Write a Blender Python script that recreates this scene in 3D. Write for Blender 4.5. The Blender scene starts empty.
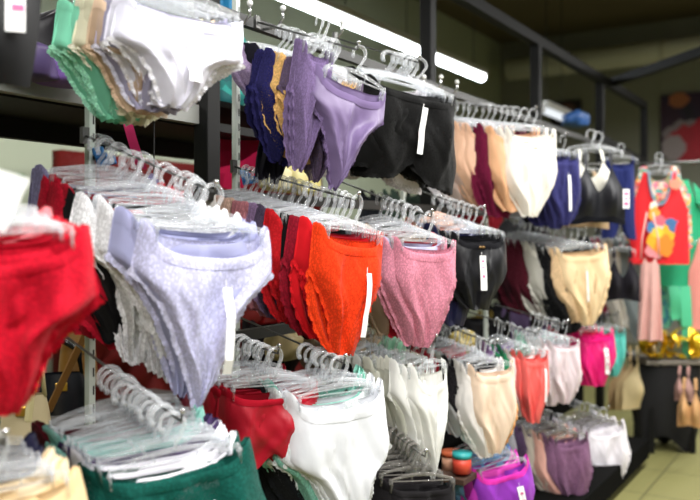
import bpy, math, random
from mathutils import Vector, Matrix
random.seed(11)
R = math.radians
sc = bpy.context.scene
col = sc.collection

# ------------------------------------------------------------------ camera frame
F, CX, HY, H = 800.0, 350.0, 237.0, 1.25
def at(x, y, Y):
    return Vector(((x - CX) / F * Y, Y, H - (y - HY) / F * Y))
D = Vector((.541, .841, 0)).normalized()      # along the rack
N = Vector((.841, -.541, 0)).normalized()     # from the rack towards the aisle
A = Vector((-.565, 1.74, 0))
def tk(t, k, z=0.0):
    p = A + D * t + N * k
    return Vector((p.x, p.y, z))
def depth_at(x, k):
    r = (x - CX) / F
    b = A + N * k
    t = (r * b.y - b.x) / (D.x - r * D.y)
    return t, b.y + D.y * t

cam = bpy.data.cameras.new('camera'); co = bpy.data.objects.new('camera', cam); col.objects.link(co)
co.location = (0, 0, H); co.rotation_euler = (R(90), 0, 0)
cam.sensor_width = 36; cam.lens = F * 36 / 700; cam.shift_y = -(250 - HY) / 700
cam.dof.use_dof = True; cam.dof.focus_distance = 2.02; cam.dof.aperture_fstop = 2.3
cam.clip_start = .05
sc.camera = co

# ------------------------------------------------------------------ materials
def lin(c):
    if isinstance(c, str):
        c = [int(c[i:i + 2], 16) for i in (0, 2, 4)]
    return tuple(((v / 255) / 12.92 if v / 255 <= .04045 else ((v / 255 + .055) / 1.055) ** 2.4) for v in c) + (1,)
class NT:
    def __init__(s, name):
        s.m = bpy.data.materials.new(name); s.m.use_nodes = True
        s.t = s.m.node_tree; s.t.nodes.clear()
        s.out = s.t.nodes.new('ShaderNodeOutputMaterial')
    def n(s, typ, **kw):
        nd = s.t.nodes.new(typ)
        for k, v in kw.items():
            if k in nd.inputs: nd.inputs[k].default_value = v
            else: setattr(nd, k, v)
        return nd
    def l(s, a, b): s.t.links.new(a, b)
    def math(s, op, a, b=None):
        nd = s.t.nodes.new('ShaderNodeMath'); nd.operation = op
        for i, q in enumerate((a, b)):
            if q is None: continue
            if isinstance(q, (int, float)): nd.inputs[i].default_value = q
            else: s.l(q, nd.inputs[i])
        return nd.outputs[0]
    def mixc(s, f, a, b):
        nd = s.t.nodes.new('ShaderNodeMix'); nd.data_type = 'RGBA'
        for q, i in ((f, 0), (a, 6), (b, 7)):
            if isinstance(q, (int, float, tuple)): nd.inputs[i].default_value = q
            else: s.l(q, nd.inputs[i])
        return nd.outputs[2]
def scale_c(c, k): return tuple(min(1, v * k) for v in c[:3]) + (1,)
_M = {}
def plain(name, c, rough=.5, metal=0, spec=.5, noise=0, nscale=20, bump=0):
    key = ('p', name)
    if key in _M: return _M[key]
    q = NT(name); b = q.n('ShaderNodeBsdfPrincipled', Roughness=rough, Metallic=metal)
    b.inputs['Specular IOR Level'].default_value = spec
    c = lin(c); b.inputs['Base Color'].default_value = c
    if noise or bump:
        tc = q.n('ShaderNodeTexCoord'); nz = q.n('ShaderNodeTexNoise', Scale=nscale, Detail=4)
        q.l(tc.outputs['Object'], nz.inputs['Vector'])
        if noise: q.l(q.mixc(nz.outputs['Fac'], scale_c(c, 1 - noise), scale_c(c, 1 + noise)), b.inputs['Base Color'])
        if bump:
            bp = q.n('ShaderNodeBump', Strength=bump, Distance=.002); q.l(nz.outputs['Fac'], bp.inputs['Height']); q.l(bp.outputs[0], b.inputs['Normal'])
    q.l(b.outputs[0], q.out.inputs[0]); _M[key] = q.m
    return q.m
def emit(name, c, s):
    q = NT(name); e = q.n('ShaderNodeEmission', Color=lin(c), Strength=s); q.l(e.outputs[0], q.out.inputs[0]); return q.m
def fabric(c, kind='cotton'):
    key = (c, kind)
    if key in _M: return _M[key]
    q = NT('%s_fabric_%s' % (kind, c)); base = lin(c)
    tc = q.n('ShaderNodeTexCoord'); P = tc.outputs['Object']
    b = q.n('ShaderNodeBsdfPrincipled', Roughness={'satin': .45}.get(kind, .8))
    b.inputs['Specular IOR Level'].default_value = {'satin': .35}.get(kind, .1)
    b.inputs['Sheen Weight'].default_value = .06; b.inputs['Sheen Roughness'].default_value = .5
    big = q.n('ShaderNodeTexNoise', Scale=28, Detail=3); q.l(P, big.inputs['Vector'])
    weave = q.n('ShaderNodeTexNoise', Scale=900, Detail=2); q.l(P, weave.inputs['Vector'])
    alpha = None
    if kind in ('lace', 'net'):
        vo = q.n('ShaderNodeTexVoronoi', Scale=330); vo.feature = 'DISTANCE_TO_EDGE'; q.l(P, vo.inputs['Vector'])
        fl = q.n('ShaderNodeTexVoronoi', Scale=150); q.l(P, fl.inputs['Vector'])
        pet = q.n('ShaderNodeTexNoise', Scale=240, Detail=1); q.l(P, pet.inputs['Vector'])
        hole = q.math('GREATER_THAN', vo.outputs['Distance'], .22)                  # inside a mesh cell
        ground = q.math('GREATER_THAN', q.math('ADD', fl.outputs['Distance'], q.math('MULTIPLY', pet.outputs['Fac'], .6)), .74)  # between the flowers
        net = q.math('MULTIPLY', hole, ground)
        colr = q.mixc(ground, scale_c(base, 1.06), scale_c(base, .86))
        alpha = q.math('SUBTRACT', 1.0, q.math('MULTIPLY', net, .30 if kind == 'lace' else .6))
        h = q.math('SUBTRACT', 1.0, ground)
    else:
        colr = q.mixc(big.outputs['Fac'], scale_c(base, .9), scale_c(base, 1.1))
        h = weave.outputs['Fac']
    q.l(colr, b.inputs['Base Color'])
    bp = q.n('ShaderNodeBump', Strength=.35 if alpha is not None else .15, Distance=.001); q.l(h, bp.inputs['Height']); q.l(bp.outputs[0], b.inputs['Normal'])
    tl = q.n('ShaderNodeBsdfTranslucent'); q.l(colr, tl.inputs['Color'])
    mx = q.n('ShaderNodeMixShader'); mx.inputs[0].default_value = {'sheer': .4, 'satin': .08}.get(kind, .15)
    q.l(b.outputs[0], mx.inputs[1]); q.l(tl.outputs[0], mx.inputs[2])
    res = mx.outputs[0]
    if kind == 'sheer':
        lw = q.n('ShaderNodeLayerWeight', Blend=.35)
        alpha = q.math('ADD', .7, q.math('MULTIPLY', lw.outputs['Facing'], .28))
    if alpha is not None:
        tr = q.n('ShaderNodeBsdfTransparent'); m2 = q.n('ShaderNodeMixShader')
        q.l(alpha, m2.inputs[0]); q.l(tr.outputs[0], m2.inputs[1]); q.l(res, m2.inputs[2]); res = m2.outputs[0]
    q.l(res, q.out.inputs[0]); _M[key] = q.m
    return q.m
def pattern(name, cs, scale=60, kind='cotton'):
    key = ('pat', name)
    if key in _M: return _M[key]
    q = NT(name); tc = q.n('ShaderNodeTexCoord')
    vo = q.n('ShaderNodeTexVoronoi', Scale=scale); q.l(tc.outputs['Object'], vo.inputs['Vector'])
    rp = q.n('ShaderNodeValToRGB'); rp.color_ramp.interpolation = 'CONSTANT'
    sp = q.n('ShaderNodeSeparateColor'); q.l(vo.outputs['Color'], sp.inputs[0]); q.l(sp.outputs[0], rp.inputs[0])
    while len(rp.color_ramp.elements) < len(cs): rp.color_ramp.elements.new(.5)
    for i, c in enumerate(cs):
        rp.color_ramp.elements[i].position = i / len(cs); rp.color_ramp.elements[i].color = lin(c)
    b = q.n('ShaderNodeBsdfPrincipled', Roughness=.75); q.l(rp.outputs[0], b.inputs['Base Color'])
    q.l(b.outputs[0], q.out.inputs[0]); _M[key] = q.m
    return q.m
def clear_plastic(name, tint, a0):
    q = NT(name); tr = q.n('ShaderNodeBsdfTransparent', Color=(.96, .97, .98, 1))
    b = q.n('ShaderNodeBsdfPrincipled', Roughness=.07); b.inputs['Base Color'].default_value = lin(tint)
    b.inputs['Specular IOR Level'].default_value = .9
    lw = q.n('ShaderNodeLayerWeight', Blend=.5)
    a = q.math('ADD', a0, q.math('MULTIPLY', q.math('POWER', lw.outputs['Facing'], 2.0), .34))
    m = q.n('ShaderNodeMixShader'); q.l(a, m.inputs[0]); q.l(tr.outputs[0], m.inputs[1]); q.l(b.outputs[0], m.inputs[2])
    q.l(m.outputs[0], q.out.inputs[0]); return q.m
CLEAR = clear_plastic('clear_plastic', 'f2f4f6', .15)
CLEARHOOK = clear_plastic('clear_plastic_hook', 'f4f6f8', .2)
SMOKE = clear_plastic('smoky_plastic', '8e8a84', .4)
BLACKM = plain('black_powder_coat', '0c0c0b', .6, spec=.25)
GREYM = plain('grey_zinc_steel', 'c2cac2', .4, .15)
ROD = plain('dark_steel_rod', '5a5a58', .35, .6)
CHROME = plain('chrome_rod', 'c8c8c8', .2, .9)
WHITEP = plain('white_plastic', 'f2f2f0', .3)
TAGM = plain('tag_card', 'f4f4f4', .5)
PINKP = plain('tag_pink_print', 'd06a98', .5)
DARKP = plain('tag_dark_print', '403840', .5)

# ------------------------------------------------------------------ object helpers
def mesh(name, verts, faces, smooth=True):
    me = bpy.data.meshes.new(name); me.from_pydata([tuple(v) for v in verts], [], faces); me.update()
    if smooth: me.polygons.foreach_set('use_smooth', [True] * len(me.polygons))
    me.materials.append(None)
    return me
def obj(name, me, mat, parent=None, loc=None, rot=None):
    o = bpy.data.objects.new(name, me); col.objects.link(o)
    if me.materials and mat is not None:
        if me.materials[0] is None and me.users == 1: me.materials[0] = mat
        else: o.material_slots[0].link = 'OBJECT'; o.material_slots[0].material = mat
    if parent is not None: o.parent = parent
    if loc is not None: o.location = loc
    if rot is not None: o.rotation_euler = rot
    return o
def tag(o, label, cat, group=None):
    o['label'] = label; o['category'] = cat
    if group: o['group'] = group
    return o
def thing(name, label, cat, loc=(0, 0, 0), rot=(0, 0, 0), group=None):
    o = bpy.data.objects.new(name, None); col.objects.link(o); o.empty_display_size = .02
    o.location = loc; o.rotation_euler = rot
    return tag(o, label, cat, group)
def struct(o): o['kind'] = 'structure'; return o
class MB:
    def __init__(s): s.v = []; s.f = []
    def add(s, vs, fs):
        b = len(s.v); s.v += [Vector(v) for v in vs]; s.f += [tuple(i + b for i in f) for f in fs]
    def box(s, c, size, ax=None):
        ax = ax or (Vector((1, 0, 0)), Vector((0, 1, 0)), Vector((0, 0, 1))); c = Vector(c)
        vs = [c + ax[0] * (size[0] / 2 * a) + ax[1] * (size[1] / 2 * b) + ax[2] * (size[2] / 2 * d) for a in (-1, 1) for b in (-1, 1) for d in (-1, 1)]
        s.add(vs, [(0, 1, 3, 2), (4, 6, 7, 5), (0, 4, 5, 1), (2, 3, 7, 6), (0, 2, 6, 4), (1, 5, 7, 3)])
    def bar(s, p, q, w, h):
        p, q = Vector(p), Vector(q); d = q - p; L = d.length; d.normalize()
        up = Vector((0, 0, 1)) if abs(d.z) < .9 else D
        x = d.cross(up).normalized(); z = x.cross(d)
        s.box((p + q) / 2, (w, L, h), (x, d, z))
    def tube(s, pts, r, n=8, r2=None, closed=False, side=None):
        pts = [Vector(p) for p in pts]; m = len(pts); vs = []
        for i, p in enumerate(pts):
            a = pts[(i - 1) % m] if closed or i > 0 else p; b = pts[(i + 1) % m] if closed or i < m - 1 else p
            t = (b - a).normalized()
            ref = side or (Vector((0, 0, 1)) if abs(t.z) < .9 else Vector((0, 1, 0)))
            x = t.cross(ref).normalized(); y = x.cross(t).normalized()
            rr = r[i] if isinstance(r, (list, tuple)) else r; r3 = rr if r2 is None else r2
            for k in range(n):
                an = 2 * math.pi * k / n; vs.append(p + x * (rr * math.cos(an)) + y * (r3 * math.sin(an)))
        fs = []
        for i in range(m if closed else m - 1):
            for k in range(n):
                j = (i + 1) % m; fs.append((i * n + k, i * n + (k + 1) % n, j * n + (k + 1) % n, j * n + k))
        if not closed:
            fs.append(tuple(range(n - 1, -1, -1))); fs.append(tuple((m - 1) * n + k for k in range(n)))
        s.add(vs, fs)
    def ball(s, c, r, nu=10, nv=6, sz=(1, 1, 1)):
        c = Vector(c); vs = [c + Vector((0, 0, r * sz[2]))]
        for j in range(1, nv):
            p = math.pi * j / nv
            for i in range(nu):
                a = 2 * math.pi * i / nu; vs.append(c + Vector((r * sz[0] * math.sin(p) * math.cos(a), r * sz[1] * math.sin(p) * math.sin(a), r * sz[2] * math.cos(p))))
        vs.append(c - Vector((0, 0, r * sz[2]))); fs = [(0, 1 + i, 1 + (i + 1) % nu) for i in range(nu)]
        for j in range(nv - 2):
            for i in range(nu):
                a = 1 + j * nu; fs.append((a + i, a + nu + i, a + nu + (i + 1) % nu, a + (i + 1) % nu))
        e = len(vs) - 1; a = 1 + (nv - 2) * nu; fs += [(e, a + (i + 1) % nu, a + i) for i in range(nu)]
        s.add(vs, fs)
    def grid(s, fn, nu, nv):
        vs = [fn(i / nu, j / nv) for j in range(nv + 1) for i in range(nu + 1)]
        s.add(vs, [(j * (nu + 1) + i, j * (nu + 1) + i + 1, (j + 1) * (nu + 1) + i + 1, (j + 1) * (nu + 1) + i) for j in range(nv) for i in range(nu)])
    def mesh(s, name, smooth=True): return mesh(name, s.v, s.f, smooth)
    def build(s, name, mat, parent=None, smooth=True, bevel=0, loc=None, rot=None):
        o = obj(name, s.mesh(name, smooth), mat, parent, loc, rot)
        if bevel:
            m = o.modifiers.new('bevel', 'BEVEL'); m.width = bevel; m.segments = 2; m.limit_method = 'ANGLE'
        return o
def boxed(name, c, size, mat, parent=None, ax=None, bevel=0):
    m = MB(); m.box(c, size, ax); return m.build(name, mat, parent, False, bevel)
AX = (D, -N, Vector((0, 0, 1)))
def lerp_table(tab, v):
    for (a, fa), (b, fb) in zip(tab, tab[1:]):
        if v <= b:
            t = (v - a) / (b - a) if b > a else 0
            t = t * t * (3 - 2 * t) * .5 + t * .5
            return fa + (fb - fa) * t
    return tab[-1][1]

# ------------------------------------------------------------------ underwear meshes (unit half width .14, height .24; scaled by the root)
W0, H0 = .14, .24
STY = {
 'brief': dict(vs=.36, f=[(0, .97), (.15, 1.0), (.36, 1.02), (.48, .88), (.62, .68), (.76, .50), (.88, .38), (1, .27)],
               b=[(0, .97), (.15, 1.0), (.36, 1.02), (.5, .96), (.66, .82), (.8, .60), (.9, .42), (1, .27)]),
 'full': dict(vs=.50, f=[(0, .96), (.2, 1.0), (.50, 1.03), (.62, .92), (.75, .70), (.88, .48), (1, .32)],
              b=[(0, .96), (.2, 1.0), (.50, 1.03), (.65, .98), (.79, .80), (.9, .55), (1, .32)]),
 'tanga': dict(vs=.26, f=[(0, .97), (.12, 1.02), (.26, 1.06), (.36, .80), (.46, .58), (.6, .38), (.8, .2), (.92, .13), (1, .09)],
               b=[(0, .97), (.12, 1.02), (.26, 1.06), (.4, .62), (.55, .38), (.7, .22), (.85, .13), (1, .09)]),
 'hip': dict(vs=.44, f=[(0, .96), (.2, 1.0), (.44, 1.02), (.50, .72), (.58, .52), (.72, .37), (.86, .29), (1, .23)],
           b=[(0, .96), (.2, 1.0), (.44, 1.02), (.53, .80), (.66, .58), (.8, .40), (1, .23)]),
 'thong': dict(vs=.12, f=[(0, 1), (.12, 1.0), (.2, .72), (.35, .42), (.6, .22), (.85, .12), (1, .07)],
               b=[(0, 1), (.12, 1.0), (.18, .5), (.3, .2), (.6, .09), (1, .06)]),
 'boxer': dict(vs=1.0, f=[(0, .96), (.3, 1.0), (.7, 1.06), (1, 1.08)], b=[(0, .96), (.3, 1.0), (.7, 1.06), (1, 1.08)]),
}
def panel_fn(style, front, seed):
    S = STY[style]; tab = S['f'] if front else S['b']; vs = S['vs']
    rnd = random.Random(seed * 7 + (1 if front else 2)); ph = [rnd.uniform(0, 6.28) for _ in range(6)]
    am = [rnd.uniform(.6, 1.3) for _ in range(3)]
    sag = rnd.uniform(.020, .034) if front else rnd.uniform(.008, .014)
    sgn = -1 if front else 1
    skew = rnd.uniform(-.022, .022)
    def fn(u, v):
        hw = lerp_table(tab, v) * W0
        x = u * hw
        top = -sag * (1 - u ** 4 * .7 - u * u * .3) + .012 * abs(u) ** 5
        zb = -H0 * v
        if style == 'boxer':
            zb *= 1 - .20 * math.exp(-(u / .2) ** 2) * v
            zb += -.012 * abs(u) * v
        else:
            zb += .010 * u * u * v * (1 - v) * 4      # leg edge lifts a little
        z = top * (1 - v) ** 2 + zb
        dep = .010 + .013 * math.sin(math.pi * min(1, v * .9 + .08))
        if style != 'boxer': dep *= math.sqrt(max(0, 1 - v ** 6))
        c = max(0, 1 - abs(u) ** 2.6)
        y = sgn * dep * c
        if v > vs: y += sgn * (.024 if style in ('tanga', 'hip') else .014) * math.sin(math.pi * (v - vs) / (1 - vs)) * (1 - c)
        env = math.sin(math.pi * min(1, v * .85 + .06)) * (1 - .6 * abs(u) ** 4)
        y += .0105 * env * (am[0] * math.sin(5.2 * u + ph[0] + 1.8 * v) + .6 * am[1] * math.sin(11 * u * (1 - .4 * v) + ph[1] - 3 * v) + .45 * am[2] * math.sin(9 * v + ph[2] + 4 * u))
        cr = 1 - abs(math.sin(4.6 * u * (1 - .25 * v) + 1.8 * v + ph[5])); cr2 = 1 - abs(math.sin(5.1 * u - 4.4 * v + ph[4]))
        y += sgn * env * (.016 * cr ** 3 + .009 * cr2 ** 3)
        lobe = math.exp(-((abs(u) - .90) / .085) ** 2)
        y += sgn * .010 * lobe * max(0, 1 - .8 * v / min(.5, vs + .05)) ; z += .014 * lobe * (1 - v) ** 4
        y += .034 * abs(u) ** 6 * (1 - .5 * v)          # side wings turn back round the clips
        x += skew * v + .008 * math.sin(8 * v + ph[3] + u) * v
        z += .003 * math.sin(6 * u + ph[4]) * v
        return Vector((x, y, z))
    return fn
def strip(rows):
    n = len(rows[0]); vs = [p for r in rows for p in r]
    return vs, [(j * n + i, j * n + i + 1, (j + 1) * n + i + 1, (j + 1) * n + i) for j in range(len(rows) - 1) for i in range(n - 1)]
_G = {}
def panty_mesh(style, seed):
    key = (style, seed)
    if key in _G: return _G[key]
    f, b = panel_fn(style, True, seed), panel_fn(style, False, seed); vs = STY[style]['vs']
    m = MB(); nu, nv = 32, 24
    m.grid(lambda s, t: f(s * 2 - 1, t), nu, nv); m.grid(lambda s, t: b(1 - s * 2, t), nu, nv)
    body = m.mesh('body')
    wb = MB(); n = 28
    loop = [(f, -1 + 2 * i / n, 1) for i in range(n)] + [(b, 1 - 2 * i / n, -1) for i in range(n + 1)]
    rows = [[], [], [], []]
    for g, u, sg in loop:
        p0, p1 = g(u, 0), g(u, .075)
        o = Vector((math.copysign(.0008, u) * abs(u), -sg * .0022 * (1 - abs(u) ** 4), 0))
        rows[0].append(p0 + Vector((0, 0, .004))); rows[1].append(p0 + o + Vector((0, 0, .002))); rows[2].append(p0 * .5 + p1 * .5 + o * 1.4); rows[3].append(p1 + o * .7)
    wb.add(*strip(rows)); band = wb.mesh('waistband')
    trs = [MB(), MB()]; n = 66
    if style == 'boxer':
        paths = [[(g(-1 + 2 * i / n, 1), Vector((0, 0, -1)), i) for i in range(n + 1)] for g in (f, b)]
    else:
        paths = []
        for g in (f, b):
            for sd in (-1, 1):
                paths.append([(g(sd, vs + (.97 - vs) * i / n), Vector((sd * .8, 0, -.6)).normalized(), i) for i in range(n + 1)])
    for ip, pth in enumerate(paths):
        rr = [[], [], []]
        for p, od, i in pth:
            taper = min(1, (n - i) / 14 + .25) if style != 'boxer' else 1
            w = (.0075 + .0032 * abs(math.sin(i * math.pi / 3.3))) * taper
            wob = Vector((0, .002 * math.sin(i * .55), 0))
            rr[0].append(p - od * .004 + Vector((0, -.001, 0))); rr[1].append(p + od * w * .55 + wob); rr[2].append(p + od * w + wob * 1.8)
        trs[ip % 2].add(*strip(rr))
    trim = [q_.mesh('lace_trim') for q_ in trs]
    pb = f(0, .03); bw = MB()
    for sd in (-1, 1): bw.ball(pb + Vector((sd * .008, -.006, 0)), .007, 8, 5, (1, .45, .6))
    bw.ball(pb + Vector((0, -.007, 0)), .003, 8, 5)
    bow = bw.mesh('bow')
    _G[key] = (body, band, trim, bow, f)
    return _G[key]
def tag_mesh(f, u, v, L, w):
    p = f(u, v) + Vector((0, -.004, 0)); ys = lambda t: min([q_.y for q_ in (f(-.95 + .05 * i, min(.98, v + t * L / H0 + dv)) for i in range(39) for dv in (-.06, 0, .06)) if abs(q_.x - p.x) < .018] or [p.y]) - .005 - p.y
    m = MB(); m.grid(lambda s, t: p + Vector(((s - .5) * w, ys(t), -t * L)), 2, 6); m.box(p + Vector((0, .002, .004)), (.0015, .0015, .016))
    pr = MB()
    for (z, hh, ww) in ((.16, .06, .45), (.34, .03, .6), (.6, .08, .4)):
        c = p + Vector((0, ys(z) - .0012, -z * L)); pr.box(c, (w * ww, .0006, L * hh))
    pr.grid(lambda s, t: p + Vector(((s - .5) * w * .04, ys(.16 + t * .44) - .0011, -(.16 + t * .44) * L)), 1, 6)
    return m.mesh('price_tag', False), pr.mesh('tag_print', False)

GARN = {'brief': 'brief', 'full': 'full_brief', 'tanga': 'tanga_brief', 'hip': 'hip_brief', 'thong': 'thong', 'boxer': 'boyshort'}
_cnt = [0]
def garment(style, c, fab, label, group, loc, rot, sx=1., sz=1., lace=None, band=None, tagat=None, bow=False, name=None, cat=None, vary=3, trimc=None, pat=None):
    _cnt[0] += 1
    seed = random.randrange(vary)
    body, bnd, trim, bw, f = panty_mesh(style, seed)
    r = thing(name or GARN[style], label, cat or {'boxer': 'shorts', 'thong': 'thong'}.get(style, 'panties'), loc, rot, group)
    r.scale = (sx, max(.8, min(1.15, sx)), sz)
    bm = pat or fabric(c, fab)
    obj('body', body, bm, r)
    obj('waistband', bnd, fabric(band or c, 'lace' if fab in ('lace', 'net') else 'cotton'), r)
    if lace:
        for q_ in trim: obj('lace_trim', q_, fabric(trimc or c, 'lace'), r)
    if bow: obj('bow', bw, fabric(trimc or band or c, 'satin'), r)
    if tagat:
        u, v, L, w = tagat; a, b = tag_mesh(f, u, v, L, w)
        t = obj('price_tag', a, TAGM, r); t['label'] = 'white price tag'
        if w > .027: obj('tag_print', b, PINKP, t)
    return r

# ------------------------------------------------------------------ clear hanger: hook, bar, two clips (origin where the hook sits on the arm)
def hanger_meshes(half, seed, style=0):
    rnd = random.Random(seed)
    hk = MB(); pts = []
    r0 = .0205
    for i in range(15):
        an = R(205 - i * 17.5 - 0)
        pts.append(Vector((r0 * math.cos(an), 0, -r0 + r0 * math.sin(an) + .003)))
    # from the open end over the top, then down the stem
    pts += [Vector((r0 * .55, 0, -.042)), Vector((.003, 0, -.052)), Vector((0, 0, -.064))]
    hk.tube(pts, .0038, 8, .0068, side=Vector((0, 1, 0)))
    hk.ball(pts[0], .0058, 8, 6)
    hook = hk.mesh('hook')
    br = MB(); n = 20
    def arm(s, t):
        x = (s * 2 - 1) * half; a = abs(s * 2 - 1)
        z = -.060 - .020 * a ** 1.5 - .005 * (1 - a)
        h = .0105 - .004 * a
        an = t * 2 * math.pi
        return Vector((x, .0028 * math.cos(an), z + h * .6 * math.sin(an)))
    br.grid(arm, n, 8)
    def low(s, t):
        x = (s * 2 - 1) * half * .96; a = abs(s * 2 - 1); an = t * 2 * math.pi
        return Vector((x, .0022 * math.cos(an), -.084 + .0022 * math.sin(an)))
    br.grid(low, n, 6)
    for sd in (-.35, .35): br.tube([(half * sd, 0, -.066), (half * sd * .9, 0, -.083)], .002, 6)
    bar = br.mesh('bar')
    cl = []
    for sd in (-1, 1):
        c = MB()
        c.tube([(sd * half, -.004, -.078), (sd * half, -.0065, -.092), (sd * half, -.003, -.112)], .0022, 6, .0065)
        c.tube([(sd * half, .004, -.078), (sd * half, .0065, -.092), (sd * half, .003, -.112)], .0022, 6, .0065)
        c.box((sd * half, 0, -.089), (.010, .010, .006))
        cl.append(c.mesh('clip'))
    return hook, bar, cl
HM = [hanger_meshes(.108, 1), hanger_meshes(.108, 2)]
def hanger(label, group, loc, rot, sx=1., mat=None, hmat=None):
    hook, bar, cl = HM[random.randrange(2)]
    r = thing('clothes_hanger', label, 'hanger', loc, rot, group); r.scale = (sx, 1, 1)
    o = obj('hook', hook, hmat or CLEARHOOK, r); o.rotation_euler = (0, 0, random.uniform(-.35, .35))
    obj('bar', bar, mat or CLEAR, r)
    for c in cl: obj('clip', c, mat or CLEAR, r)
    return r
WAIST = -.098          # garment waist below the hook top

arm_proto = None
def display_arm(label, tip, axis, tilt, length):
    """straight rod on a bracket with an upturned ball tip; slopes down to the aisle"""
    r = thing('display_prong', label, 'display prong', tip, (0, 0, 0), 'display prongs on the rack')
    d = (axis + Vector((0, 0, -tilt))).normalized()
    m = MB(); m.tube([Vector((0, 0, 0)) + d * .004 - Vector((0, 0, -.016)), d * 0, -d * .01 , -d * length], .0027, 8); m.build('rod', ROD, r)
    b = MB(); b.ball(d * .004 + Vector((0, 0, .02)), .0055); b.build('ball_tip', CHROME, r)
    e = -d * length
    k = MB(); k.box(e, (.018, .010, .035), (Vector((-axis.y, axis.x, 0)), axis, Vector((0, 0, 1)))); k.build('bracket', ROD, r, False)
    return r

def stack(what, x, y, k, runs, s=.015, beta=45, axis=50, tilt=.4, roll=0, w=1., h=1., n_extra=0, mat=None, hmat=None, armlab=None, jit=1., Y=None, hang=True, wpx=None, hpx=None):
    if Y is None: _, Y = depth_at(x, k)
    if wpx: w = wpx / F * Y / max(.35, math.cos(R(beta) - math.atan((CX - x) / F))) / (2 * W0)
    if hpx: h = hpx / F * Y / H0
    F0 = at(x, y, Y)                                   # waist centre of the front garment
    ax = Vector((math.sin(R(axis)), -math.cos(R(axis)), 0))
    j = 0; off = 0.; tot = sum(r[0] * (dict(r[5]).get('sm', 1) if len(r) > 5 else 1) for r in runs)
    grp = 'garments hung on the arm of %s' % what
    hg = 'clear hangers on the arm of %s' % what
    for run in runs:
        cnt, style, c, fab, label = run[:5]; kw = dict(run[5]) if len(run) > 5 else {}
        sm, dz, dx = kw.pop('sm', 1), kw.pop('dz', 0), kw.pop('dx', 0)
        for q in range(cnt):
            jx = random.uniform(-.007, .007) * jit; jb = random.uniform(-4, 4) * jit; jr = random.uniform(-2.5, 2.5) * jit
            P = F0 - ax * off + Vector((0, 0, tilt * off + dz)) + Vector((math.cos(R(beta)), math.sin(R(beta)), 0)) * (jx * (j > 0) + dx)
            off += s * sm
            if j == 0: P = P + ax * .012
            P.z += random.uniform(-.003, .003) * jit
            b = R(beta + jb * (j > 0)); rl = R(roll + jr * (j > 0))
            kk = dict(kw); ww = kk.pop('w', 1.) * w; hh = kk.pop('h', 1.) * h
            if q > 0: kk.pop('tagat', None)
            garment(style, c, fab, label, grp, P, (random.uniform(-.04, .04), rl, b), ww * random.uniform(.97, 1.03), hh * random.uniform(.95, 1.05), **kk)
            if hang:
                up = Matrix.Rotation(b, 3, 'Z') @ Matrix.Rotation(rl, 3, 'Y') @ Vector((0, 0, -WAIST))
                hanger('clear hanger among %s' % what, hg, P + up, (0, rl, b), ww, mat, hmat)
            j += 1
    tip = F0 + ax * .022 + Vector((0, 0, -WAIST - .006 - tilt * .022))
    # run the rod back to the plane of the uprights
    back = (tip - A).dot(N) / max(.3, ax.dot(N))
    L = max(s * tot + .06, min(.6, back))
    if hang: display_arm('metal display prong carrying %s' % what, tip, ax, tilt, L)
    return F0

# ================================================================== the room
FAR_T, WALL_K, CEIL = 8.6, -2.55, 3.75
def floor_mat():
    q = NT('olive_floor_tiles'); tc = q.n('ShaderNodeTexCoord'); mp = q.n('ShaderNodeMapping')
    mp.inputs['Rotation'].default_value = (0, 0, -math.atan2(D.y, D.x)); q.l(tc.outputs['Object'], mp.inputs[0])
    br = q.n('ShaderNodeTexBrick', Scale=1.0); br.offset = 0; br.inputs['Brick Width'].default_value = .45; br.inputs['Row Height'].default_value = .45
    br.inputs['Mortar Size'].default_value = .006; br.inputs['Color1'].default_value = lin('7d7a4c'); br.inputs['Color2'].default_value = lin('777448'); br.inputs['Mortar'].default_value = lin('5c5a38')
    q.l(mp.outputs[0], br.inputs['Vector'])
    nz = q.n('ShaderNodeTexNoise', Scale=3, Detail=5); q.l(tc.outputs['Object'], nz.inputs['Vector'])
    b = q.n('ShaderNodeBsdfPrincipled', Roughness=.42); q.l(q.mixc(q.math('MULTIPLY', nz.outputs['Fac'], .3), br.outputs['Color'], lin('68663e')), b.inputs['Base Color'])
    q.l(b.outputs[0], q.out.inputs[0]); return q.m
WALLL = plain('pale_sage_wall_paint', 'b2baa2', .85, noise=.03, nscale=2)
WALLF = plain('olive_grey_wall_panel', '88887c', .8, noise=.04, nscale=1.5)
CEILM = plain('dark_brown_ceiling', '5a5038', .9, noise=.1, nscale=1)
def quad(name, pts, mat):
    m = MB(); m.add(pts, [(0, 1, 2, 3)]); return struct(m.build(name, mat, None, False))
c0, c1 = tk(-4.5, WALL_K), tk(FAR_T, WALL_K); c2, c3 = tk(FAR_T, 6.5), tk(-4.5, 6.5)
quad('floor', [c0, c3, c2, c1], floor_mat())
up = Vector((0, 0, CEIL))
quad('ceiling', [c0 + up, c1 + up, c2 + up, c3 + up], CEILM)
quad('wall_left', [c0, c1, c1 + up, c0 + up], WALLL)
quad('wall_far', [c1, c2, c2 + up, c1 + up], WALLF)
for i, kk in enumerate((-.6, 1.0, 2.6)):
    m = MB(); m.box(tk(FAR_T - .005, kk, CEIL / 2), (.012, .012, CEIL), AX); struct(m.build('trim_%d' % (i + 1), plain('panel_seam', '8d8e7a', .8), None, False))

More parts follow.
